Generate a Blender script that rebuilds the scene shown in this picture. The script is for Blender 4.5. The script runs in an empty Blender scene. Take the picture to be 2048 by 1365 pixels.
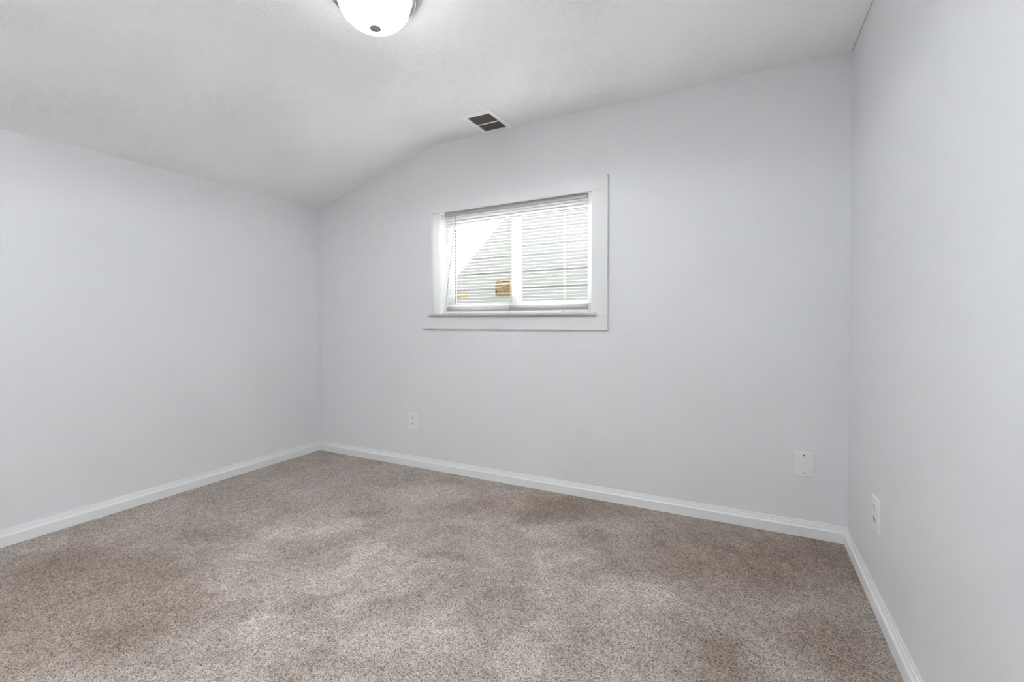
import bpy, bmesh, math, random
from mathutils import Vector, Matrix

scene = bpy.context.scene
random.seed(4)

# ------------------------------------------------------------------ camera
EYE = Vector((3.3367, -2.84529, 1.05))
YAW, PITCH, ROLL, FPX = -0.46877, -0.01779, -0.00076, 922.96
cam_data = bpy.data.cameras.new('camera')
cam = bpy.data.objects.new('camera', cam_data)
scene.collection.objects.link(cam)
fw = Vector((math.sin(YAW)*math.cos(PITCH), math.cos(YAW)*math.cos(PITCH), math.sin(PITCH)))
rt0 = Vector((math.cos(YAW), -math.sin(YAW), 0))
up0 = rt0.cross(fw)
rt = math.cos(ROLL)*rt0 + math.sin(ROLL)*up0
up = -math.sin(ROLL)*rt0 + math.cos(ROLL)*up0
cam.matrix_world = Matrix(((rt.x, up.x, -fw.x, EYE.x), (rt.y, up.y, -fw.y, EYE.y),
                           (rt.z, up.z, -fw.z, EYE.z), (0, 0, 0, 1)))
cam_data.sensor_width = 36.0
cam_data.lens = 36.0*FPX/2048
cam_data.clip_start = 0.02
scene.camera = cam

# ------------------------------------------------------------------ light
EXPOSURE = 0.58
DOWNLIGHT = 12.0            # added spot under the bowl, for the light it throws downwards
LAMP = 7.0            # glowing glass bowl of the ceiling light
FILL_SPOT = 238.0          # added unseen fill spot behind the camera, pointed up at the ceiling
FILL_AREA = 14.0         # second, softer fill light added unseen behind the camera, also pointed up
SUN = 24.0
SKY = 112.0
scene.view_settings.view_transform = 'Standard'
scene.view_settings.look = 'None'
scene.view_settings.gamma = 1.0
scene.view_settings.use_curve_mapping = False
scene.view_settings.exposure = EXPOSURE
scene.cycles.use_denoising = True
scene.cycles.max_bounces = 14
scene.cycles.diffuse_bounces = 10
scene.cycles.transparent_max_bounces = 16
scene.cycles.sample_clamp_indirect = 0.0
scene.cycles.caustics_reflective = False
scene.cycles.caustics_refractive = False

world = bpy.data.worlds.new('sky')
scene.world = world
world.use_nodes = True
wn = world.node_tree.nodes
wl = world.node_tree.links
bg = wn['Background']
# plain sky with a bright patch added out of view, to brighten the window
tc = wn.new('ShaderNodeTexCoord')
dot = wn.new('ShaderNodeVectorMath')
dot.operation = 'DOT_PRODUCT'
dot.inputs[1].default_value = Vector((0, 0.84, 0.54)).normalized()
wl.new(tc.outputs['Generated'], dot.inputs[0])
rmp = wn.new('ShaderNodeValToRGB')
wl.new(dot.outputs['Value'], rmp.inputs[0])
rmp.color_ramp.elements[0].position = 0.80
rmp.color_ramp.elements[0].color = (0.0145, 0.0145, 0.0148, 1)
rmp.color_ramp.elements[1].position = 0.95
rmp.color_ramp.elements[1].color = (1, 1, 1, 1)
wl.new(rmp.outputs[0], bg.inputs[0])
bg.inputs[1].default_value = SKY

sun_data = bpy.data.lights.new('sun', 'SUN')
sun = bpy.data.objects.new('sun', sun_data)
scene.collection.objects.link(sun)
sun_data.energy = SUN
sun_data.angle = 0.009
sun_data.color = (1.0, 0.97, 0.9)
SUN_DIR = Vector((0.5, 1.9, -0.8)).normalized()
sun.rotation_euler = SUN_DIR.to_track_quat('-Z', 'Y').to_euler()

fill_spot_data = bpy.data.lights.new('bounced_fill', 'SPOT')  # added fill, bounced off the ceiling behind the camera
fill_spot = bpy.data.objects.new('bounced_fill', fill_spot_data)
scene.collection.objects.link(fill_spot)
fill_spot_data.energy = FILL_SPOT
fill_spot_data.color = (0.94, 0.985, 1.045)
fill_spot_data.spot_size = math.radians(130)
fill_spot_data.spot_blend = 0.5
fill_spot_data.shadow_soft_size = 0.12
fill_spot.location = (2.2, -3.4, 1.6)
fill_spot.rotation_euler = Vector((0.0, -0.1, 1)).to_track_quat('-Z', 'Y').to_euler()

box_data = bpy.data.lights.new('fill_area', 'AREA')  # added upward fill from low down, out of view
box = bpy.data.objects.new('fill_area', box_data)
scene.collection.objects.link(box)
box_data.energy = FILL_AREA
box_data.color = (0.94, 0.985, 1.045)
box_data.size = 0.6
box.location = (2.6, -3.2, 0.7)
box.rotation_euler = (math.pi, 0, 0)

# ------------------------------------------------------------------ room numbers
W = 3.8036
HC, HL, XB = 2.45844, 2.13795, 1.25944
SKL, SKR = 0.02226, -0.00197
FX, FY, CY = -0.01227, -0.01813, -0.04315
HB, TB = 0.0834, 0.0155
YR = -3.75                                  # rear wall, behind the camera


def floor_z(x, y):
    return FX*(x - W/2) - FY*y


def ceil_z(x, y):
    b = 0.10
    slope = (HC - HL)/XB
    if x < XB - b:
        z = HL + slope*x
    elif x > XB + b:
        z = HC
    else:
        t = (x - (XB - b))/(2*b)
        z = HL + slope*(XB - b) + slope*2*b*(t - t*t/2)
    return z - CY*y


def left_x(y):
    return -SKL*y


def right_x(y):
    return W - SKR*y


# ------------------------------------------------------------------ materials
def new_mat(name):
    m = bpy.data.materials.new(name)
    m.use_nodes = True
    nt = m.node_tree
    return m, nt, nt.nodes['Principled BSDF']


def N(nt, typ, **kw):
    n = nt.nodes.new(typ)
    for k, v in kw.items():
        if k in n.inputs:
            n.inputs[k].default_value = v
        else:
            setattr(n, k, v)
    return n


def ramp(nt, src, stops):
    r = nt.nodes.new('ShaderNodeValToRGB')
    el = r.color_ramp.elements
    while len(el) < len(stops):
        el.new(0.5)
    for e, (p, c) in zip(el, stops):
        e.position = p
        e.color = (c[0], c[1], c[2], 1) if not isinstance(c, (int, float)) else (c, c, c, 1)
    nt.links.new(src, r.inputs[0])
    return r


def plain(name, col, rough=0.5, spec=0.5, metal=0.0, bump=0.0, bscale=200.0):
    m, nt, p = new_mat(name)
    p.inputs['Base Color'].default_value = (*col, 1)
    p.inputs['Roughness'].default_value = rough
    p.inputs['Specular IOR Level'].default_value = spec
    p.inputs['Metallic'].default_value = metal
    tc = N(nt, 'ShaderNodeTexCoord')
    n = N(nt, 'ShaderNodeTexNoise', Scale=bscale, Detail=3.0)
    nt.links.new(tc.outputs['Object'], n.inputs['Vector'])
    if bump > 0:
        b = N(nt, 'ShaderNodeBump', Strength=bump, Distance=0.002)
        nt.links.new(n.outputs['Fac'], b.inputs['Height'])
        nt.links.new(b.outputs[0], p.inputs['Normal'])
    # very slight unevenness of the finish
    r = N(nt, 'ShaderNodeMapRange')
    r.inputs['To Min'].default_value = max(rough - 0.04, 0.02)
    r.inputs['To Max'].default_value = min(rough + 0.04, 1)
    nt.links.new(n.outputs['Fac'], r.inputs['Value'])
    nt.links.new(r.outputs[0], p.inputs['Roughness'])
    return m


def wall_material():
    m, nt, p = new_mat('pale_grey_wall_paint')
    tc = N(nt, 'ShaderNodeTexCoord')
    n1 = N(nt, 'ShaderNodeTexNoise', Scale=1.7, Detail=3.0)
    n2 = N(nt, 'ShaderNodeTexNoise', Scale=150.0, Detail=2.0)
    n3 = N(nt, 'ShaderNodeTexNoise', Scale=14.0, Detail=2.0)
    for n in (n1, n2, n3):
        nt.links.new(tc.outputs['Object'], n.inputs['Vector'])
    c = ramp(nt, n1.outputs['Fac'], [(0.3, (0.735, 0.746, 0.765)), (0.7, (0.748, 0.760, 0.778))])
    nt.links.new(c.outputs[0], p.inputs['Base Color'])
    p.inputs['Roughness'].default_value = 0.46
    p.inputs['Specular IOR Level'].default_value = 0.30
    b1 = N(nt, 'ShaderNodeBump', Strength=0.10, Distance=0.002)
    nt.links.new(n2.outputs['Fac'], b1.inputs['Height'])
    b2 = N(nt, 'ShaderNodeBump', Strength=0.12, Distance=0.01)
    nt.links.new(n3.outputs['Fac'], b2.inputs['Height'])
    nt.links.new(b1.outputs[0], b2.inputs['Normal'])
    nt.links.new(b2.outputs[0], p.inputs['Normal'])
    return m


def ceiling_material():
    m, nt, p = new_mat('textured_ceiling_paint')
    tc = N(nt, 'ShaderNodeTexCoord')
    big = N(nt, 'ShaderNodeTexNoise', Scale=2.2, Detail=2.0)
    fine = N(nt, 'ShaderNodeTexNoise', Scale=120.0, Detail=4.0, Distortion=0.8)
    trowel = N(nt, 'ShaderNodeTexNoise', Scale=42.0, Detail=3.0, Distortion=1.6)
    for n in (big, fine, trowel):
        nt.links.new(tc.outputs['Object'], n.inputs['Vector'])
    mask = ramp(nt, big.outputs['Fac'], [(0.42, 0.15), (0.66, 1.0)])
    add = N(nt, 'ShaderNodeMath', operation='ADD')
    tr = ramp(nt, trowel.outputs['Fac'], [(0.5, 0.0), (0.62, 1.0)])
    nt.links.new(fine.outputs['Fac'], add.inputs[0])
    nt.links.new(tr.outputs[0], add.inputs[1])
    mul = N(nt, 'ShaderNodeMath', operation='MULTIPLY')
    nt.links.new(add.outputs[0], mul.inputs[0])
    nt.links.new(mask.outputs[0], mul.inputs[1])
    b = N(nt, 'ShaderNodeBump', Strength=0.7, Distance=0.004)
    nt.links.new(mul.outputs[0], b.inputs['Height'])
    nt.links.new(b.outputs[0], p.inputs['Normal'])
    # brown dust line where the ceiling meets the right wall
    sp = N(nt, 'ShaderNodeSeparateXYZ')
    nt.links.new(tc.outputs['Object'], sp.inputs[0])
    dn = N(nt, 'ShaderNodeTexNoise', Scale=40.0, Detail=4.0)
    nt.links.new(tc.outputs['Object'], dn.inputs['Vector'])
    off = N(nt, 'ShaderNodeMath', operation='MULTIPLY_ADD')
    off.inputs[1].default_value = 0.016
    nt.links.new(dn.outputs['Fac'], off.inputs[0])
    nt.links.new(sp.outputs['X'], off.inputs[2])
    edge = N(nt, 'ShaderNodeMapRange')
    edge.inputs['From Min'].default_value = W + 0.000
    edge.inputs['From Max'].default_value = W + 0.013
    nt.links.new(off.outputs[0], edge.inputs['Value'])
    mix = N(nt, 'ShaderNodeMix', data_type='RGBA')
    mix.inputs[6].default_value = (0.895, 0.905, 0.905, 1)
    mix.inputs[7].default_value = (0.24, 0.21, 0.165, 1)
    nt.links.new(edge.outputs[0], mix.inputs[0])
    nt.links.new(mix.outputs[2], p.inputs['Base Color'])
    p.inputs['Roughness'].default_value = 0.75
    p.inputs['Specular IOR Level'].default_value = 0.25
    return m


# footprints and brush marks in the pile: (x, y, half length, half width) on the floor
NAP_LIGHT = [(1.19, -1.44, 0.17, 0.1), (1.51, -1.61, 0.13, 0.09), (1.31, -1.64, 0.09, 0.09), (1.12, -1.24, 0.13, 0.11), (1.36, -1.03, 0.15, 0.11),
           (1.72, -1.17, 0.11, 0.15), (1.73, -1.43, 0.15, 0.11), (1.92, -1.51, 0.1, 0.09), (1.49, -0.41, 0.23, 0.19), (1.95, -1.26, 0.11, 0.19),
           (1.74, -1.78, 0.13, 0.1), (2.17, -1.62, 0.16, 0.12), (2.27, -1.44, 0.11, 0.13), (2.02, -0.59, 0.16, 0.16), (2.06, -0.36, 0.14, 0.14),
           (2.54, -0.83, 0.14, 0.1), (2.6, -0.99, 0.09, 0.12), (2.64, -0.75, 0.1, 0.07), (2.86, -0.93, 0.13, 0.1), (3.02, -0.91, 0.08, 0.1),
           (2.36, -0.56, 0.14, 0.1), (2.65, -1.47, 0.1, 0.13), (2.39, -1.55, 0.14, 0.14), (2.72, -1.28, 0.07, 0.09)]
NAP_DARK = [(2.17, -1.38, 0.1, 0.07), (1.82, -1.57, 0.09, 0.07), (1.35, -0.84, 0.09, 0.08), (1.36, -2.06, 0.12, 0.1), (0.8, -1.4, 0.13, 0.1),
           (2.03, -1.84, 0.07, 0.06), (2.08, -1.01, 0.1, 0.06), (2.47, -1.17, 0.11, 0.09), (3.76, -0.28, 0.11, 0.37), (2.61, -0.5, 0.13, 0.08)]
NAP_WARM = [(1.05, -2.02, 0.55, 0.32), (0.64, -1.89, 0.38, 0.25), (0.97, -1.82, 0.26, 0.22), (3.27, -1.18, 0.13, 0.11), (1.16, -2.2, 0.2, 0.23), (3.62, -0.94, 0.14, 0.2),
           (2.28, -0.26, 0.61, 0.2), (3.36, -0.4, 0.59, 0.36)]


def carpet_material():
    m, nt, p = new_mat('speckled_beige_carpet')
    L = nt.links.new
    tc = N(nt, 'ShaderNodeTexCoord')
    P = tc.outputs['Object']
    # yarn tufts of mixed colour
    v = N(nt, 'ShaderNodeTexVoronoi', Scale=285.0)
    jit = N(nt, 'ShaderNodeTexNoise', Scale=120.0, Detail=2.0)
    L(P, jit.inputs['Vector'])
    warp = N(nt, 'ShaderNodeMix', data_type='RGBA', blend_type='LINEAR_LIGHT')
    warp.inputs[0].default_value = 0.006
    L(P, warp.inputs[6])
    L(jit.outputs['Color'], warp.inputs[7])
    L(warp.outputs[2], v.inputs['Vector'])
    bw = N(nt, 'ShaderNodeSeparateColor')
    L(v.outputs['Color'], bw.inputs[0])
    fib = N(nt, 'ShaderNodeTexNoise', Scale=400.0, Detail=3.0, Roughness=0.7, Distortion=0.8)
    L(P, fib.inputs['Vector'])
    fibc = N(nt, 'ShaderNodeMapRange')
    fibc.inputs['From Min'].default_value = 0.33
    fibc.inputs['From Max'].default_value = 0.62
    L(fib.outputs['Fac'], fibc.inputs['Value'])
    ad = N(nt, 'ShaderNodeMix')
    ad.inputs[0].default_value = 0.55
    L(bw.outputs[0], ad.inputs[2])
    L(fibc.outputs[0], ad.inputs[3])
    tuft = ramp(nt, ad.outputs[0], [(0.12, (0.055, 0.038, 0.028)), (0.32, (0.22, 0.178, 0.15)),
                                    (0.5, (0.47, 0.41, 0.368)), (0.70, (0.66, 0.60, 0.555)),
                                    (0.92, (0.84, 0.79, 0.75))])
    # pile brushed this way and that
    wn_ = N(nt, 'ShaderNodeTexNoise', Scale=7.0, Detail=4.0, Roughness=0.6)
    L(P, wn_.inputs['Vector'])
    wv = N(nt, 'ShaderNodeVectorMath', operation='MULTIPLY_ADD')
    wv.inputs[1].default_value = (0.30, 0.30, 0.0)
    L(wn_.outputs['Color'], wv.inputs[0])
    L(P, wv.inputs[2])
    sh = N(nt, 'ShaderNodeVectorMath', operation='ADD')
    sh.inputs[1].default_value = (-0.15, -0.15, 0)
    L(wv.outputs[0], sh.inputs[0])

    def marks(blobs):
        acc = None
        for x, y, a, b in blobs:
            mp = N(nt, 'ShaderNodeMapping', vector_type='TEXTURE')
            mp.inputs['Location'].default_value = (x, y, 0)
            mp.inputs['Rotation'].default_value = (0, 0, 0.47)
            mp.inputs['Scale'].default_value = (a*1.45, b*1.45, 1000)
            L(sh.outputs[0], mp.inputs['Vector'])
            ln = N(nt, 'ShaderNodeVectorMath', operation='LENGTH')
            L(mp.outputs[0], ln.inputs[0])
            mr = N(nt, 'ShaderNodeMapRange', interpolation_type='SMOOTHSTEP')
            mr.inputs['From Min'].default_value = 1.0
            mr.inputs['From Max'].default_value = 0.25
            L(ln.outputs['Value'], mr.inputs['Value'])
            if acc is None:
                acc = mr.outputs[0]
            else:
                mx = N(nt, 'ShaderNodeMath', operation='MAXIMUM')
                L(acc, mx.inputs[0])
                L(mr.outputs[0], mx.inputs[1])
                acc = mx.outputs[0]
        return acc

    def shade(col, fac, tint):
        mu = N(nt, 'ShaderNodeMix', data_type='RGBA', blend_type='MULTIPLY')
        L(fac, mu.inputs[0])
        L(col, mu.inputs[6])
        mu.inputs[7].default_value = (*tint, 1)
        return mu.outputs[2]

    n1 = N(nt, 'ShaderNodeTexNoise', Scale=3.2, Detail=4.0, Roughness=0.62, Distortion=0.5)
    L(P, n1.inputs['Vector'])
    nap = ramp(nt, n1.outputs['Fac'], [(0.32, (0.88, 0.86, 0.84)), (0.5, (1.0, 0.99, 0.98)), (0.66, (1.1, 1.1, 1.1))])
    mu1 = N(nt, 'ShaderNodeMix', data_type='RGBA', blend_type='MULTIPLY')
    mu1.inputs[0].default_value = 1
    L(tuft.outputs[0], mu1.inputs[6])
    L(nap.outputs[0], mu1.inputs[7])
    n2 = N(nt, 'ShaderNodeTexNoise', Scale=24.0, Detail=3.0)
    L(P, n2.inputs['Vector'])
    nap2 = ramp(nt, n2.outputs['Fac'], [(0.3, 0.90), (0.7, 1.10)])
    mu2 = N(nt, 'ShaderNodeMix', data_type='RGBA', blend_type='MULTIPLY')
    mu2.inputs[0].default_value = 1
    L(mu1.outputs[2], mu2.inputs[6])
    L(nap2.outputs[0], mu2.inputs[7])
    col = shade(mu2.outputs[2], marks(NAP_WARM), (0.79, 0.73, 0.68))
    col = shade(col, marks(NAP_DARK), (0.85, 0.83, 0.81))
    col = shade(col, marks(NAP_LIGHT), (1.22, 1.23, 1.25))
    L(col, p.inputs['Base Color'])
    p.inputs['Roughness'].default_value = 0.95
    p.inputs['Specular IOR Level'].default_value = 0.05
    inv = N(nt, 'ShaderNodeMath', operation='SUBTRACT')
    inv.inputs[0].default_value = 1.0
    L(v.outputs['Distance'], inv.inputs[1])
    ht = N(nt, 'ShaderNodeMath', operation='ADD')
    L(inv.outputs[0], ht.inputs[0])
    L(fib.outputs['Fac'], ht.inputs[1])
    b = N(nt, 'ShaderNodeBump', Strength=0.8, Distance=0.004)
    L(ht.outputs[0], b.inputs['Height'])
    L(b.outputs[0], p.inputs['Normal'])
    return m


def emit_mat(name, col, strength):
    m = bpy.data.materials.new(name)
    m.use_nodes = True
    nt = m.node_tree
    p = nt.nodes['Principled BSDF']
    p.inputs['Base Color'].default_value = (0.9, 0.9, 0.88, 1)
    p.inputs['Roughness'].default_value = 0.3
    p.inputs['Emission Color'].default_value = (*col, 1)
    p.inputs['Emission Strength'].default_value = strength
    return m


def glass_mat():
    m = bpy.data.materials.new('window_glass')
    m.use_nodes = True
    nt = m.node_tree
    nt.nodes.remove(nt.nodes['Principled BSDF'])
    out = nt.nodes['Material Output']
    tr = N(nt, 'ShaderNodeBsdfTransparent')
    tr.inputs[0].default_value = (0.97, 0.985, 0.975, 1)
    gl = N(nt, 'ShaderNodeBsdfGlossy', Roughness=0.02)
    fr = N(nt, 'ShaderNodeFresnel', IOR=1.45)
    mx = N(nt, 'ShaderNodeMixShader')
    nt.links.new(fr.outputs[0], mx.inputs[0])
    nt.links.new(tr.outputs[0], mx.inputs[1])
    nt.links.new(gl.outputs[0], mx.inputs[2])
    nt.links.new(mx.outputs[0], out.inputs[0])
    return m


def translucent(name, col, share):
    """thin sheet that lets part of the light through"""
    m, nt, p = new_mat(name)
    tc = N(nt, 'ShaderNodeTexCoord')
    n = N(nt, 'ShaderNodeTexNoise', Scale=60.0, Detail=2.0)
    nt.links.new(tc.outputs['Object'], n.inputs['Vector'])
    c = ramp(nt, n.outputs['Fac'], [(0.3, tuple(x*0.97 for x in col)), (0.7, col)])
    nt.links.new(c.outputs[0], p.inputs['Base Color'])
    p.inputs['Roughness'].default_value = 0.42
    out = nt.nodes['Material Output']
    tl = N(nt, 'ShaderNodeBsdfTranslucent')
    nt.links.new(c.outputs[0], tl.inputs[0])
    mx = N(nt, 'ShaderNodeMixShader')
    mx.inputs[0].default_value = share
    nt.links.new(p.outputs[0], mx.inputs[1])
    nt.links.new(tl.outputs[0], mx.inputs[2])
    nt.links.new(mx.outputs[0], out.inputs[0])
    return m


M = {}
M['wall'] = wall_material()
M['ceiling'] = ceiling_material()
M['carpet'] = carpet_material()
M['trim'] = plain('white_trim_paint', (0.79, 0.80, 0.802), 0.40, 0.5, bump=0.04, bscale=90)
M['casing'] = plain('white_casing_paint', (0.735, 0.745, 0.756), 0.42, 0.42, bump=0.02, bscale=40)
M['jamb'] = plain('white_jamb_paint', (0.92, 0.925, 0.925), 0.35, 0.5)
M['vinyl'] = plain('white_vinyl', (0.92, 0.925, 0.925), 0.35, 0.5)
M['rail'] = plain('shaded_white_headrail', (0.50, 0.50, 0.505), 0.4, 0.5)  # grey holds the shade of the recess on a white headrail
M['plastic'] = plain('white_plastic', (0.79, 0.79, 0.785), 0.3, 0.5)
M['rear'] = plain('darkened_rear_wall', (0.16, 0.14, 0.12), 0.6, 0.3)  # unseen rear wall made dark so it bounces less light
M['dark'] = plain('dark_recess', (0.015, 0.014, 0.013), 0.7, 0.2)
M['gasket'] = plain('grey_rubber_gasket', (0.16, 0.16, 0.14), 0.6, 0.3)
M['metal'] = plain('screw_metal', (0.5, 0.5, 0.5), 0.35, 0.5, metal=1.0)
M['nickel'] = plain('brushed_nickel', (0.40, 0.385, 0.37), 0.36, 0.5, metal=1.0, bump=0.02, bscale=300)
M['finial'] = plain('dull_pewter', (0.27, 0.27, 0.265), 0.5, 0.3)
M['vent'] = plain('vent_enamel', (0.93, 0.93, 0.915), 0.4, 0.5)
M['louvre'] = plain('dusty_vent_louvre', (0.22, 0.195, 0.185), 0.6, 0.3)
M['duct'] = plain('dark_duct_metal', (0.012, 0.009, 0.008), 0.6, 0.3)
M['bowl'] = emit_mat('glowing_frosted_glass', (0.985, 0.99, 0.985), LAMP)
M['glass'] = glass_mat()
M['slat'] = translucent('white_blind_slats', (0.92, 0.92, 0.915), 0.22)
M['cord'] = plain('white_cord', (0.75, 0.75, 0.74), 0.7, 0.3)
M['wand'] = plain('clear_grey_wand', (0.42, 0.42, 0.42), 0.25, 0.6)
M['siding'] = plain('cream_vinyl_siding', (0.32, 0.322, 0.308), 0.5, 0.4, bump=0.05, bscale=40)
M['ground'] = plain('darkened_ground', (0.10, 0.095, 0.085), 0.9, 0.1, bump=0.6, bscale=30)  # unseen ground darkened so it throws less light onto the siding
M['outer_skin'] = plain('dark_outer_skin', (0.06, 0.062, 0.062), 0.9, 0.1, bump=0.4, bscale=25)  # added outer skin, dark so the siding gets less bounced light
M['roof'] = plain('grey_shingles', (0.16, 0.16, 0.165), 0.9, 0.1, bump=0.4, bscale=40)
M['sticker'] = translucent('ochre_sticker_paper', (0.70, 0.53, 0.27), 0.16)
M['pale_sticker'] = translucent('pale_ochre_sticker_paper', (0.78, 0.66, 0.42), 0.16)
M['ink'] = plain('black_ink', (0.02, 0.018, 0.014), 0.6, 0.3)
M['brown_ink'] = plain('brown_ink', (0.30, 0.17, 0.06), 0.6, 0.3)


# ------------------------------------------------------------------ mesh helpers
class MB:
    """collects simple shapes and links them as one mesh object"""

    def __init__(self):
        self.bm = bmesh.new()

    def box(self, a, b, f=None):
        xs, ys, zs = (a[0], b[0]), (a[1], b[1]), (a[2], b[2])
        v = [self.bm.verts.new((xs[i], ys[j], zs[k])) for i in (0, 1) for j in (0, 1) for k in (0, 1)]
        for q in ((0, 1, 3, 2), (4, 6, 7, 5), (0, 4, 5, 1), (2, 3, 7, 6), (0, 2, 6, 4), (1, 5, 7, 3)):
            self.bm.faces.new([v[i] for i in q])
        return self

    def loops(self, rings, close=False, caps=True):
        """skin a list of equal-length point rings"""
        rv = [[self.bm.verts.new(p) for p in r] for r in rings]
        n = len(rv[0])
        pairs = list(zip(rv, rv[1:]))
        if close:
            pairs.append((rv[-1], rv[0]))
        for a, b in pairs:
            for i in range(n):
                j = (i + 1) % n
                self.bm.faces.new((a[i], a[j], b[j], b[i]))
        if caps and not close:
            self.bm.faces.new(rv[0][::-1])
            self.bm.faces.new(rv[-1])
        return self

    def tube(self, pts, r, n=10):
        pts = [Vector(p) for p in pts]
        rings = []
        for i, p in enumerate(pts):
            d = (pts[min(i+1, len(pts)-1)] - pts[max(i-1, 0)]).normalized()
            a = d.orthogonal().normalized()
            b = d.cross(a)
            if rings:                       # keep the frame steady
                a = (prev - prev.dot(d)*d).normalized()
                b = d.cross(a)
            prev = a
            rr = r[i] if isinstance(r, (list, tuple)) else r
            rings.append([p + rr*(math.cos(t)*a + math.sin(t)*b) for t in [2*math.pi*k/n for k in range(n)]])
        return self.loops(rings)

    def lathe(self, prof, n=64, origin=(0, 0, 0), axis=None):
        """profile of (radius, distance along axis)"""
        ax = Vector(axis or (0, 0, -1)).normalized()
        a = ax.orthogonal().normalized()
        b = ax.cross(a)
        o = Vector(origin)
        rings = []
        for r, h in prof:
            r = max(r, 1e-5)
            rings.append([o + ax*h + r*(math.cos(t)*a + math.sin(t)*b) for t in [2*math.pi*k/n for k in range(n)]])
        return self.loops(rings)

    def prism(self, poly, axis, lo, hi):
        """extrude a 2D outline along an axis"""
        def P(u, v, w):
            return {'x': (w, u, v), 'y': (u, w, v), 'z': (u, v, w)}[axis]
        return self.loops([[P(u, v, lo) for u, v in poly], [P(u, v, hi) for u, v in poly]])

    def build(self, name, m, parent=None, smooth=False, bevel=0.0, fn=None, origin=None):
        bmesh.ops.remove_doubles(self.bm, verts=self.bm.verts, dist=1e-6)
        if fn:
            for v in self.bm.verts:
                v.co = Vector(fn(v.co))
        bmesh.ops.recalc_face_normals(self.bm, faces=self.bm.faces)
        off = Vector(origin) if origin else Vector((0, 0, 0))
        if parent is not None:
            off = Vector(parent.matrix_world.translation)
        for v in self.bm.verts:
            v.co -= off
        me = bpy.data.meshes.new(name)
        self.bm.to_mesh(me)
        self.bm.free()
        if smooth:
            for p in me.polygons:
                p.use_smooth = True
            me.set_sharp_from_angle(angle=math.radians(38))
        o = bpy.data.objects.new(name, me)
        scene.collection.objects.link(o)
        me.materials.append(m)
        if bevel > 0:
            bv = o.modifiers.new('bevel', 'BEVEL')
            bv.width = bevel
            bv.segments = 2
            bv.limit_method = 'ANGLE'
        if parent is not None:
            o.parent = parent
            root = parent
        else:
            o.location = off
        bpy.context.view_layer.update()
        return o


def thing(name, label, cat, loc, group=None):
    o = bpy.data.objects.new(name, None)
    scene.collection.objects.link(o)
    o.location = loc
    o.empty_display_size = 0.05
    o['label'] = label
    o['category'] = cat
    if group:
        o['group'] = group
    bpy.context.view_layer.update()
    return o


def structure(o, label=None, cat=None):
    o['kind'] = 'structure'
    if label:
        o['label'] = label
    if cat:
        o['category'] = cat
    return o


# ------------------------------------------------------------------ shell
mb = MB()
T = 0.12
c = [(left_x(0) - 0.0, 0.14), (right_x(0), 0.14), (right_x(YR), YR), (left_x(YR), YR)]
c = [(-T, 0.14), (W + T, 0.14), (W + T, YR - T), (-T, YR - T)]
mb.loops([[(x, y, floor_z(x, y) - 0.08) for x, y in c], [(x, y, floor_z(x, y)) for x, y in c]])
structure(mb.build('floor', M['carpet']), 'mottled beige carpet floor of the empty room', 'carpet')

# back wall with the window opening
OX0, OX1, OZ0, OZ1 = 1.231, 2.469, 1.168, 1.962
CX0, CX1, CZ0, CZ1 = 1.1422, 2.5699, 1.074, 2.031


def slant(co):
    """the old window hangs a little lower at its right end"""
    k = (CX1 - co[0])/(CX1 - CX0) - 0.5
    g = min(max((2.0 - co[2])/0.85, 0), 1.1)
    return (co[0], co[1], co[2] + 0.014*k*g)


mb = MB()
WT = 0.14
top = 2.75
g = 0.014
mb.box((-T, 0, -0.25), (OX0 - g, WT, top))
mb.box((OX1 + g, 0, -0.25), (W + T, WT, top))
mb.box((OX0 - g, 0, -0.25), (OX1 + g, WT, OZ0 - 0.025))
mb.box((OX0 - g, 0, OZ1 + 0.022), (OX1 + g, WT, top))
structure(mb.build('wall_back', M['wall']), 'pale grey wall with the small high window', 'wall')

mb = MB()
mb.loops([[(left_x(y), y, -0.3), (left_x(y), y, ceil_z(0, y) + 0.06), (left_x(y) - T, y, ceil_z(0, y) + 0.06), (left_x(y) - T, y, -0.3)]
          for y in (0.0, YR - T)])
structure(mb.build('wall_left', M['wall']), 'pale grey left wall under the low end of the ceiling', 'wall')
mb = MB()
mb.loops([[(right_x(y), y, -0.3), (right_x(y), y, 2.6), (right_x(y) + T, y, 2.6), (right_x(y) + T, y, -0.3)]
          for y in (0.0, YR - T)])
structure(mb.build('wall_right', M['wall']), 'pale grey right wall close to the camera', 'wall')
mb = MB()
mb.box((-T, YR - T, -0.3), (W + T, YR, top))
structure(mb.build('wall_rear', M['rear']), 'unseen wall behind the camera, made dark to bounce less light', 'wall')

# ceiling, sloping down to the left wall over a soft bend
mb = MB()
xs = [-T, 0.4, 0.8, XB - 0.1] + [XB - 0.1 + 0.2*k/12 for k in range(1, 13)] + [1.8, 2.4, 3.0, W + T]
ys = [0.0, -0.6, -1.2, -1.8, -2.4, -3.0, YR - T]
lo = [[mb.bm.verts.new((x, y, ceil_z(x, y))) for x in xs] for y in ys]
hi = [[mb.bm.verts.new((x, y, ceil_z(x, y) + 0.10)) for x in xs] for y in ys]
for g in (lo, hi):
    for j in range(len(ys) - 1):
        for i in range(len(xs) - 1):
            mb.bm.faces.new((g[j][i], g[j][i+1], g[j+1][i+1], g[j+1][i]))
for j in (0, len(ys) - 1):
    for i in range(len(xs) - 1):
        mb.bm.faces.new((lo[j][i], lo[j][i+1], hi[j][i+1], hi[j][i]))
for i in (0, len(xs) - 1):
    for j in range(len(ys) - 1):
        mb.bm.faces.new((lo[j][i], lo[j+1][i], hi[j+1][i], hi[j][i]))
o = mb.build('ceiling', M['ceiling'], smooth=True)
structure(o, 'textured white ceiling with a bend sloping down to the left wall', 'ceiling')

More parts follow.
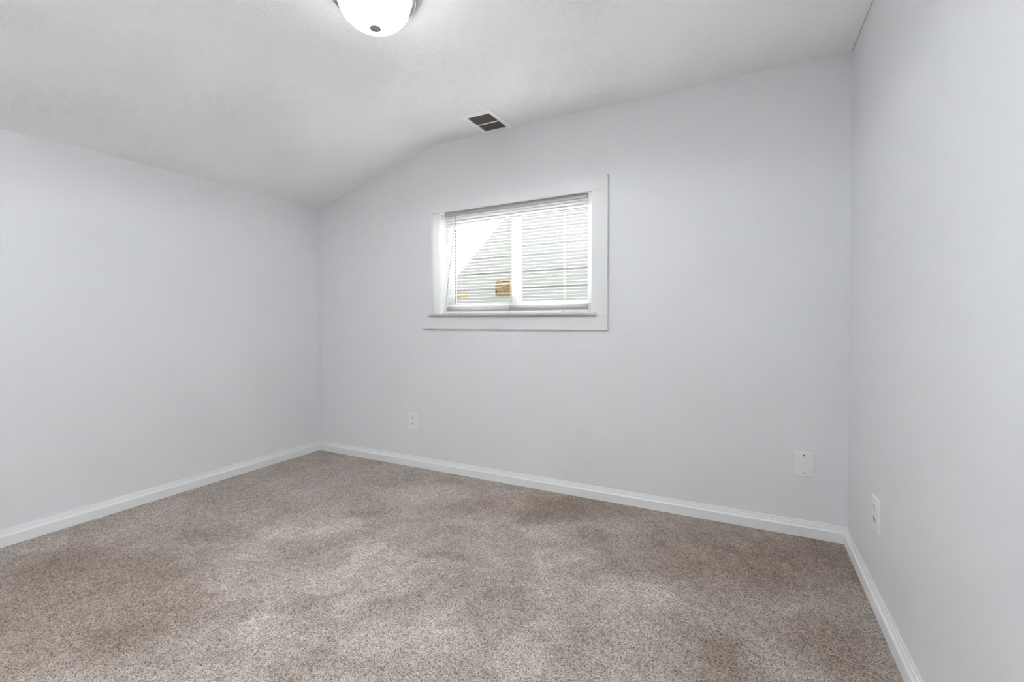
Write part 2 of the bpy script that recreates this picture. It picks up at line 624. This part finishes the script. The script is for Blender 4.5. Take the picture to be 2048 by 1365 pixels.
# the house's own gable roof over the room; its edge shades the neighbour's wall
mb = MB()
roof_line = lambda x: 2.95 + 0.99*(x + 0.105)
rx0, rx1 = -1.1, 2.3
poly = [(rx0, roof_line(rx0)), (rx1, roof_line(rx1)), (W + 0.5, roof_line(rx1) - 1.4), (W + 0.5, 2.72),
        (-0.14, 2.72), (-0.14, roof_line(-0.14) - 0.08), (rx0, roof_line(rx0) - 0.06)]
mb.prism(poly, 'y', YR - 0.4, 0.25)
structure(mb.build('roof', M['roof']), 'shingled gable roof over the room', 'roof')
mb = MB()
mb.box((-6, -5, -0.75), (9, 6, -0.6))
structure(mb.build('ground', M['ground']), 'unseen ground between the houses, darkened to bounce less light', 'ground')


# dark skin added outside the window wall, to cut light bounced onto the siding
mb = MB()
mb.box((-T, WT, -0.62), (OX0 - 0.004, WT + 0.03, 2.72))
mb.box((OX1 + 0.004, WT, -0.62), (W + T, WT + 0.03, 2.72))
mb.box((OX0 - 0.004, WT, -0.62), (OX1 + 0.004, WT + 0.03, OZ0 - 0.012))
mb.box((OX0 - 0.004, WT, OZ1 + 0.008), (OX1 + 0.004, WT + 0.03, 2.72))
structure(mb.build('wall_exterior', M['outer_skin']), 'added dark skin on the outside of the window wall, cutting bounced light', 'wall')

# ------------------------------------------------------------------ baseboards
def base_profile(hb=HB, t=TB):
    """(distance from wall, height)"""
    return [(0, -0.012), (t, -0.012), (t, hb*0.60), (t - 0.0020, hb*0.63), (t - 0.0062, hb*0.70), (t - 0.0080, hb*0.79),
            (t - 0.0084, hb*0.82), (t - 0.0110, hb*0.85), (t - 0.0122, hb*0.95), (t - 0.0134, hb), (0, hb)]


def baseboard(name, place, label):
    mb = MB()
    mb.loops([[place(s, d, h) for d, h in base_profile()] for s in (0, 1)])
    structure(mb.build(name, M['trim'], smooth=False), label, 'baseboard')


def bb_back(s, d, h):
    x = (0.0 + d) if s == 0 else (W - d)
    return (x, -d, floor_z(0 if s == 0 else W, 0) + h)


def bb_left(s, d, h):
    y = -d if s == 0 else YR
    return (left_x(y) + d, y, floor_z(0, y) + h)


def bb_right(s, d, h):
    y = -d if s == 0 else YR
    return (right_x(y) - d, y, floor_z(W, y) + h)


baseboard('baseboard_back', bb_back, 'white baseboard along the window wall')
baseboard('baseboard_left', bb_left, 'white baseboard along the left wall')
baseboard('baseboard_right', bb_right, 'white baseboard along the right wall')
mb = MB()
mb.prism([(YR, -0.12), (YR + TB, -0.12), (YR + TB, 0.02), (YR, 0.02)], 'x', 0.1, W)
structure(mb.build('baseboard_rear', M['trim']), 'white baseboard along the rear wall', 'baseboard')

# ------------------------------------------------------------------ window 1
YF = 0.105                                   # room-side face of the vinyl frame
LP = (1.353, 1.838, 1.263, 1.874)            # left pane
RP = (1.904, 2.399, 1.276, 1.876)            # right pane
mb = MB()
mb.box((OX0, YF, OZ0), (1.298, WT, OZ1))
mb.box((2.412, YF, OZ0), (OX1, WT, OZ1))
mb.box((1.298, YF, 1.888), (2.412, WT, OZ1))
mb.box((1.298, YF, OZ0), (2.412, WT, 1.248))
win = mb.build('window_1', M['vinyl'], bevel=0.002, fn=slant)
structure(win, 'small white sliding window high on the back wall', 'window')
# sliding left sash, in front, and fixed right sash
mb = MB()
x0, x1, z0, z1 = LP
mb.box((1.298, YF + 0.006, 1.248), (x0, WT - 0.006, 1.888))
mb.box((x1, YF + 0.006, 1.248), (1.885, WT - 0.006, 1.888))
mb.box((x0, YF + 0.006, z1), (x1, WT - 0.006, 1.888))
mb.box((x0, YF + 0.006, 1.248), (x1, WT - 0.006, z0))
sl = mb.build('sliding_sash', M['vinyl'], win, bevel=0.003, fn=slant)
MB().box((x0, YF + 0.018, z0), (x1, YF + 0.022, z1)).build('glass_pane', M['glass'], sl, fn=slant)
mb = MB()
mb.box((x0 - 0.001, YF + 0.010, z0), (x0 + 0.005, YF + 0.018, z1 - 0.04))
mb.box((x1 - 0.003, YF + 0.012, z1 - 0.16), (x1 + 0.001, YF + 0.018, z1))
mb.build('gasket', M['gasket'], sl, fn=slant)
mb = MB()
x0, x1, z0, z1 = RP
mb.box((1.885, YF + 0.012, 1.248), (x0, WT, 1.888))
mb.box((x1, YF + 0.012, 1.248), (2.412, WT, 1.888))
mb.box((x0, YF + 0.012, z1), (x1, WT, 1.888))
mb.box((x0, YF + 0.012, 1.248), (x1, WT, z0))
fs = mb.build('fixed_sash', M['vinyl'], win, bevel=0.002, fn=slant)
MB().box((x0, YF + 0.022, z0), (x1, YF + 0.026, z1)).build('glass_pane', M['glass'], fs, fn=slant)
# jamb boards lining the opening
mb = MB()
mb.box((OX0 - 0.0145, 0.001, OZ0 - 0.03), (OX0, WT, OZ1 + 0.024))
mb.box((OX1, 0.001, OZ0 - 0.03), (OX1 + 0.0145, WT, OZ1 + 0.024))
mb.box((OX0, 0.001, OZ1), (OX1, WT, OZ1 + 0.024))
mb.box((OX0, YF - 0.001, OZ0 - 0.03), (OX1, WT, OZ0))
mb.build('jamb', M['jamb'], win, fn=slant)
# flat casing boards
for nm, a, b in (('head_casing', (CX0, -0.0235, OZ1 - 0.020), (CX1, 0.0, CZ1)),
                 ('side_casing', (CX0, -0.022, 1.168), (OX0, 0.0, OZ1 - 0.020)),
                 ('side_casing', (OX1, -0.022, 1.168), (CX1, 0.0, OZ1 - 0.020)),
                 ('apron', (CX0, -0.0225, CZ0), (CX1, 0.0, 1.168))):
    MB().box(a, b).build(nm, M['casing'], win, bevel=0.0012, fn=slant)
# sill board with its rounded nosing
mb = MB()
pr = [(YF, 1.166), (-0.046, 1.166), (-0.0505, 1.169), (-0.052, 1.177), (-0.0505, 1.185), (-0.046, 1.188), (YF, 1.188)]
mb.loops([[(x, y, z) for y, z in pr] for x in (OX0 + 0.0005, OX1 - 0.0005)])
mb.loops([[(x, min(y, -0.0222), z) for y, z in pr] for x in (1.214, 2.497)])
mb.build('sill', M['casing'], win, fn=slant)

# ------------------------------------------------------------------ blind
BX0, BX1 = 1.314, 2.424
BY = 0.043                                   # middle of the slats
blind = thing('window_blind', 'white mini blind with open horizontal slats hanging in the small window', 'blind', ((BX0 + BX1)/2, BY, 1.19))
mb = MB()
mb.prism([(BY - 0.0125, 1.922), (BY - 0.0125, 1.9525), (BY + 0.0125, 1.9525), (BY + 0.0125, 1.922)], 'x', BX0, BX1)
mb.build('headrail', M['rail'], blind, bevel=0.001, fn=slant)


def slat(mb, z, x0, x1, tilt=0.0, jitter=0.0):
    """a crowned thin strip"""
    top, bot = [], []
    for k in range(7):
        u = -0.0125 + 0.025*k/6
        h = 0.0018*(1 - (u/0.0125)**2)
        y = BY + u*math.cos(tilt)
        zz = z + u*math.sin(tilt) + h + jitter
        top.append((y, zz + 0.00025))
        bot.append((y, zz - 0.00025))
    ring = top + bot[::-1]
    mb.loops([[(x, y, zz) for y, zz in ring] for x in (x0, x1)])


mb = MB()
z = 1.906
while z > 1.250:
    slat(mb, z, BX0 + 0.003, BX1 - 0.001, tilt=-0.03 + random.uniform(-0.02, 0.02))
    z -= 0.0222
mb.build('slats', M['slat'], blind, smooth=True, fn=slant)
mb = MB()
for k in range(13):
    slat(mb, 1.2052 + k*0.0031, BX0 + 0.001 + random.uniform(0, .002), BX1 + 0.002 - random.uniform(0, .003), tilt=random.uniform(-.02, .02))
mb.build('stacked_slats', M['slat'], blind, smooth=True, fn=slant)
br = MB().box((BX0, BY - 0.012, 1.1895), (BX1 + 0.002, BY + 0.012, 1.2045)).build('bottom_rail', M['vinyl'], blind, bevel=0.003, fn=slant)
for x in (1.452, 1.858, 2.262):
    mb = MB()
    for dy in (-0.0133, 0.0133):
        mb.tube([(x, BY + dy, 1.193), (x, BY + dy, 1.92)], 0.0006, 6)
    mb.tube([(x + 0.006, BY, 1.195), (x + 0.006, BY, 1.92)], 0.0006, 6)
    mb.build('ladder_cord', M['cord'], blind, fn=slant)
    MB().lathe([(0.0045, 0), (0.0045, 0.002), (0.0025, 0.003), (0, 0.003)], 12, (x, BY - 0.012, 1.1955), (0, -1, 0)).build('button', M['wand'], br, fn=slant)
mb = MB()
mb.tube([(1.420, BY - 0.016, 1.925), (1.4195, BY - 0.018, 1.915), (1.418, BY - 0.018, 1.905)], 0.0018, 8)
mb.tube([(1.418, BY - 0.018, 1.908), (1.331, 0.0, 1.195)], 0.0021, 8)
mb.build('tilt_wand', M['wand'], blind, smooth=True)

# ------------------------------------------------------------------ stickers on the glass
YS = YF + 0.0235
st = thing('window_sticker', 'square ochre sticker with dark print, low on the left window pane', 'sticker', (1.754, YS, 1.320))
sx0, sx1, sz0, sz1 = 1.694, 1.818, 1.318, 1.440
MB().box((sx0, YS - 0.0012, sz0), (sx1, YS, sz1)).build('paper', M['sticker'], st)
yk = YS - 0.0012
arc = [(sx0 + 0.024 + 0.0135*math.cos(a), yk, sz1 - 0.022 + 0.0165*math.sin(a)) for a in [math.pi*k/10 for k in range(11)]]
MB().tube(arc, 0.0022, 6).build('printed_arch', M['ink'], st)
for a, b in (((0.007, 0.086), (0.017, 0.093)), ((0.030, 0.086), (0.040, 0.093)), ((0.002, 0.031), (0.014, 0.047))):
    MB().box((sx0 + a[0], yk - 0.001, sz0 + a[1]), (sx0 + b[0], yk, sz0 + b[1])).build('printed_square', M['ink'], st)
for a, b in (((0.085, 0.042), (0.120, 0.047)), ((0.090, 0.066), (0.120, 0.072))):
    MB().box((sx0 + a[0], yk - 0.001, sz0 + a[1]), (sx0 + b[0], yk, sz0 + b[1])).build('printed_bar', M['ink'], st)
for a, b in (((0.046, 0.060), (0.088, 0.065)), ((0.055, 0.102), (0.114, 0.109))):
    MB().box((sx0 + a[0], yk - 0.001, sz0 + a[1]), (sx0 + b[0], yk, sz0 + b[1])).build('printed_bar', M['brown_ink'], st)
for cx_, cz_ in ((0.038, 0.038), (0.072, 0.036), (0.070, 0.019), (0.022, 0.062)):
    MB().lathe([(0.0045, 0), (0.0045, 0.001), (0, 0.001)], 12, (sx0 + cx_, yk, sz0 + cz_), (0, -1, 0)).build('printed_dot', M['brown_ink'], st)
o = MB().box((1.359, YS - 0.0012, 1.313), (1.456, YS, 1.362)).build('window_sticker', M['pale_sticker'], origin=(1.405, YS, 1.313))
o['label'] = 'plain pale ochre strip sticker in the lower left corner of the left pane'
o['category'] = 'sticker'

# ------------------------------------------------------------------ neighbour's house
NY = 2.15
nb = thing('neighboring_house', 'white lap-sided house wall outside, seen through the window blind', 'house', (1.5, NY + 0.2, -0.6))
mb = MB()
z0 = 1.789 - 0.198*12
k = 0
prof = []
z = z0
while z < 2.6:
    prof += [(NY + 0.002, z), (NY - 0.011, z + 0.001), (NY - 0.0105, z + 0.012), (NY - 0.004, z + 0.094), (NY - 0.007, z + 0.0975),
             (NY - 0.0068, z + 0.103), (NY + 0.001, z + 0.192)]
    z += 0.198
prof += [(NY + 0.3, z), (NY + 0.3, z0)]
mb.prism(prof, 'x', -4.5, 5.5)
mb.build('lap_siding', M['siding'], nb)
mb = MB()
mb.box((-4.5, NY + 0.02, -0.6), (5.5, NY + 0.3, z0))
mb.build('foundation', M['ground'], nb)

# ------------------------------------------------------------------ ceiling light
LX, LY = 2.0287, -1.4562
LZ = ceil_z(LX, LY)
nrm = Vector((0, -CY, -1)).normalized()
lamp = thing('ceiling_light', 'flush ceiling light with glowing white glass bowl and nickel rim', 'light', (LX, LY, LZ))
o3 = (LX, LY, LZ)
RR, RH, RD, DD = 0.1713, 0.0387, 0.1388, 0.1107
mb = MB()
mb.lathe([(0.02, 0.0), (RR - 0.006, 0.0), (RR - 0.004, 0.006), (RR - 0.0005, 0.009), (RR, 0.016), (RR - 0.001, 0.022), (RR - 0.0055, 0.026),
          (RR - 0.0075, 0.033), (RR - 0.011, RH + 0.001), (RR - 0.018, RH + 0.003), (RR - 0.027, RH + 0.001), (RR - 0.031, RH - 0.004), (0.03, RH - 0.006)],
         96, o3, nrm)
mb.build('rim', M['nickel'], lamp, smooth=True)
prof = [(RD, RH - 0.004)]
for i in range(0, 25):
    k = i/24
    prof.append((RD*math.sqrt(max(1 - k**2.2, 0)), RH + DD*k))
mb = MB().lathe(prof, 96, o3, nrm)
mb.build('glass_bowl', M['bowl'], lamp, smooth=True)
fh = RH + DD
downlight_data = bpy.data.lights.new('added_downlight', 'SPOT')  # spot added below the bowl to carry its downward light
downlight = bpy.data.objects.new('added_downlight', downlight_data)
scene.collection.objects.link(downlight)
downlight_data.energy = DOWNLIGHT
downlight_data.color = (0.98, 0.99, 1.0)
downlight_data.spot_size = math.radians(172)
downlight_data.spot_blend = 0.15
downlight_data.shadow_soft_size = 0.11
downlight.location = Vector(o3) + nrm*(fh + 0.08)
downlight.rotation_euler = nrm.to_track_quat('-Z', 'Y').to_euler()
mb = MB().lathe([(0.004, fh - 0.006), (0.021, fh - 0.003), (0.0215, fh + 0.001), (0.018, fh + 0.003), (0.012, fh + 0.0035), (0.0115, fh + 0.0065), (0.007, fh + 0.0085), (0, fh + 0.009)],
                32, o3, nrm)
mb.build('finial', M['finial'], lamp, smooth=True)

# ------------------------------------------------------------------ ceiling vent
VX0, VX1, VY0, VY1 = 1.690, 1.907, -0.334, -0.004


def on_ceiling(co):
    return (co[0], co[1], ceil_z(co[0], co[1]) - co[2])      # third number: depth below the ceiling


vent = thing('ceiling_vent', 'white ceiling air vent with dark louvres above the window', 'vent', (1.80, -0.17, ceil_z(1.8, -0.17)))
gx0, gx1, gy0, gy1 = 1.718, 1.880, -0.290, -0.046
mb = MB()
outer = [(VX0, VY0), (VX1, VY0), (VX1, VY1), (VX0, VY1)]
mid = [(VX0 + .006, VY0 + .006), (VX1 - .006, VY0 + .006), (VX1 - .006, VY1 - .006), (VX0 + .006, VY1 - .006)]
inner = [(gx0, gy0), (gx1, gy0), (gx1, gy1), (gx0, gy1)]
mb.loops([[(x, y, -0.001) for x, y in outer], [(x, y, 0.007) for x, y in outer], [(x, y, 0.011) for x, y in mid],
          [(x, y, 0.010) for x, y in inner], [(x, y, -0.001) for x, y in inner]], close=True)
mb.build('frame', M['vent'], vent, fn=on_ceiling)
MB().box((gx0, -0.160, 0.001), (gx1, -0.151, 0.0085)).build('crossbar', M['vent'], vent, fn=on_ceiling)
MB().box((gx0, gy0, 0.0002), (gx1, gy1, 0.0016)).build('duct_backing', M['duct'], vent, fn=on_ceiling)
for y0, y1 in ((gy0, -0.160), (-0.151, gy1)):
    mb = MB()
    for i in range(18):
        x = gx0 + (i + 0.5)*(gx1 - gx0)/18
        mb.loops([[(x - 0.0008, y, 0.0075), (x + 0.0006, y, 0.0078), (x + 0.0018, y, 0.0022), (x + 0.0004, y, 0.0020)] for y in (y0, y1)])
    mb.build('louvres', M['louvre'], vent, fn=on_ceiling)


# ------------------------------------------------------------------ outlets and plates
def rounded(w, h, r, n=5):
    pts = []
    for cx_, cy_, a0 in ((w/2 - r, h/2 - r, 0), (-w/2 + r, h/2 - r, 90), (-w/2 + r, -h/2 + r, 180), (w/2 - r, -h/2 + r, 270)):
        for k in range(n + 1):
            a = math.radians(a0 + 90*k/n)
            pts.append((cx_ + r*math.cos(a), cy_ + r*math.sin(a)))
    return pts


def plate_rings(w, h, t=0.006):
    return [[(x, 0.0, z) for x, z in rounded(w, h, 0.004)],
            [(x, 0.0025, z) for x, z in rounded(w, h, 0.004)],
            [(x, t, z) for x, z in rounded(w - 0.007, h - 0.007, 0.004)]]


def outlet(label, frame, w, h):
    """frame maps (u, out, v) on the plate to the room"""
    root = thing('wall_outlet', label, 'outlet', frame((0, 0, -h/2)), 'duplex wall outlets')
    f = lambda co: frame((co[0], co[1], co[2]))
    MB().loops(plate_rings(w, h)).build('plate', M['plastic'], root, fn=f)
    for s in (1, -1):
        zc = s*h*0.17
        face = [(x, z) for x, z in rounded(w*0.46, h*0.235, w*0.16)]
        rec = MB().loops([[(x, 0.0055, z + zc) for x, z in face], [(x, 0.0072, z + zc) for x, z in face],
                          [(x*.95, 0.0078, z*.95 + zc) for x, z in face]]).build('receptacle', M['plastic'], root, fn=f)
        mb = MB()
        mb.box((-w*0.105, 0.0070, zc + h*0.012), (-w*0.065, 0.0081, zc + h*0.078))
        mb.box((w*0.065, 0.0070, zc + h*0.018), (w*0.105, 0.0081, zc + h*0.072))
        mb.lathe([(w*0.036, 0), (w*0.036, 0.0011), (0, 0.0011)], 12, (0, 0.0070, zc - h*0.045), (0, 1, 0))
        mb.build('slots', M['dark'], rec, fn=f)
    MB().lathe([(0.0036, 0), (0.0036, 0.001), (0.002, 0.0016), (0, 0.0017)], 16, (0, 0.0056, 0), (0, 1, 0)).build('screw', M['plastic'], root, fn=f)
    return root


outlet('white wall outlet low on the window wall, left of the window', lambda c: (1.0365 + c[0], -c[1], 0.363 + c[2] + 0.03*0*c[0]), 0.080, 0.132)
outlet('white wall outlet low on the right wall', lambda c: (right_x(-0.58) - c[1], -0.58 - c[0], 0.334 + c[2]), 0.104, 0.131)

bp = thing('blank_wall_plate', 'blank white wall plate near the right corner with an empty screw hole', 'wall plate', (3.616, 0, 0.293))
f = lambda co: (3.616 + co[0], -co[1], 0.3585 + co[2])
MB().loops(plate_rings(0.088, 0.131)).build('plate', M['plastic'], bp, fn=f)
MB().lathe([(0.0042, 0), (0.0042, 0.0006), (0, 0.0006)], 16, (-0.001, 0.0058, 0.046), (0, 1, 0)).build('screw_hole', M['dark'], bp, fn=f)
mb = MB().lathe([(0.0042, 0), (0.0042, 0.0008), (0.003, 0.0014), (0, 0.0015)], 16, (-0.001, 0.0058, -0.044), (0, 1, 0))
mb.build('screw', M['metal'], bp, fn=f)
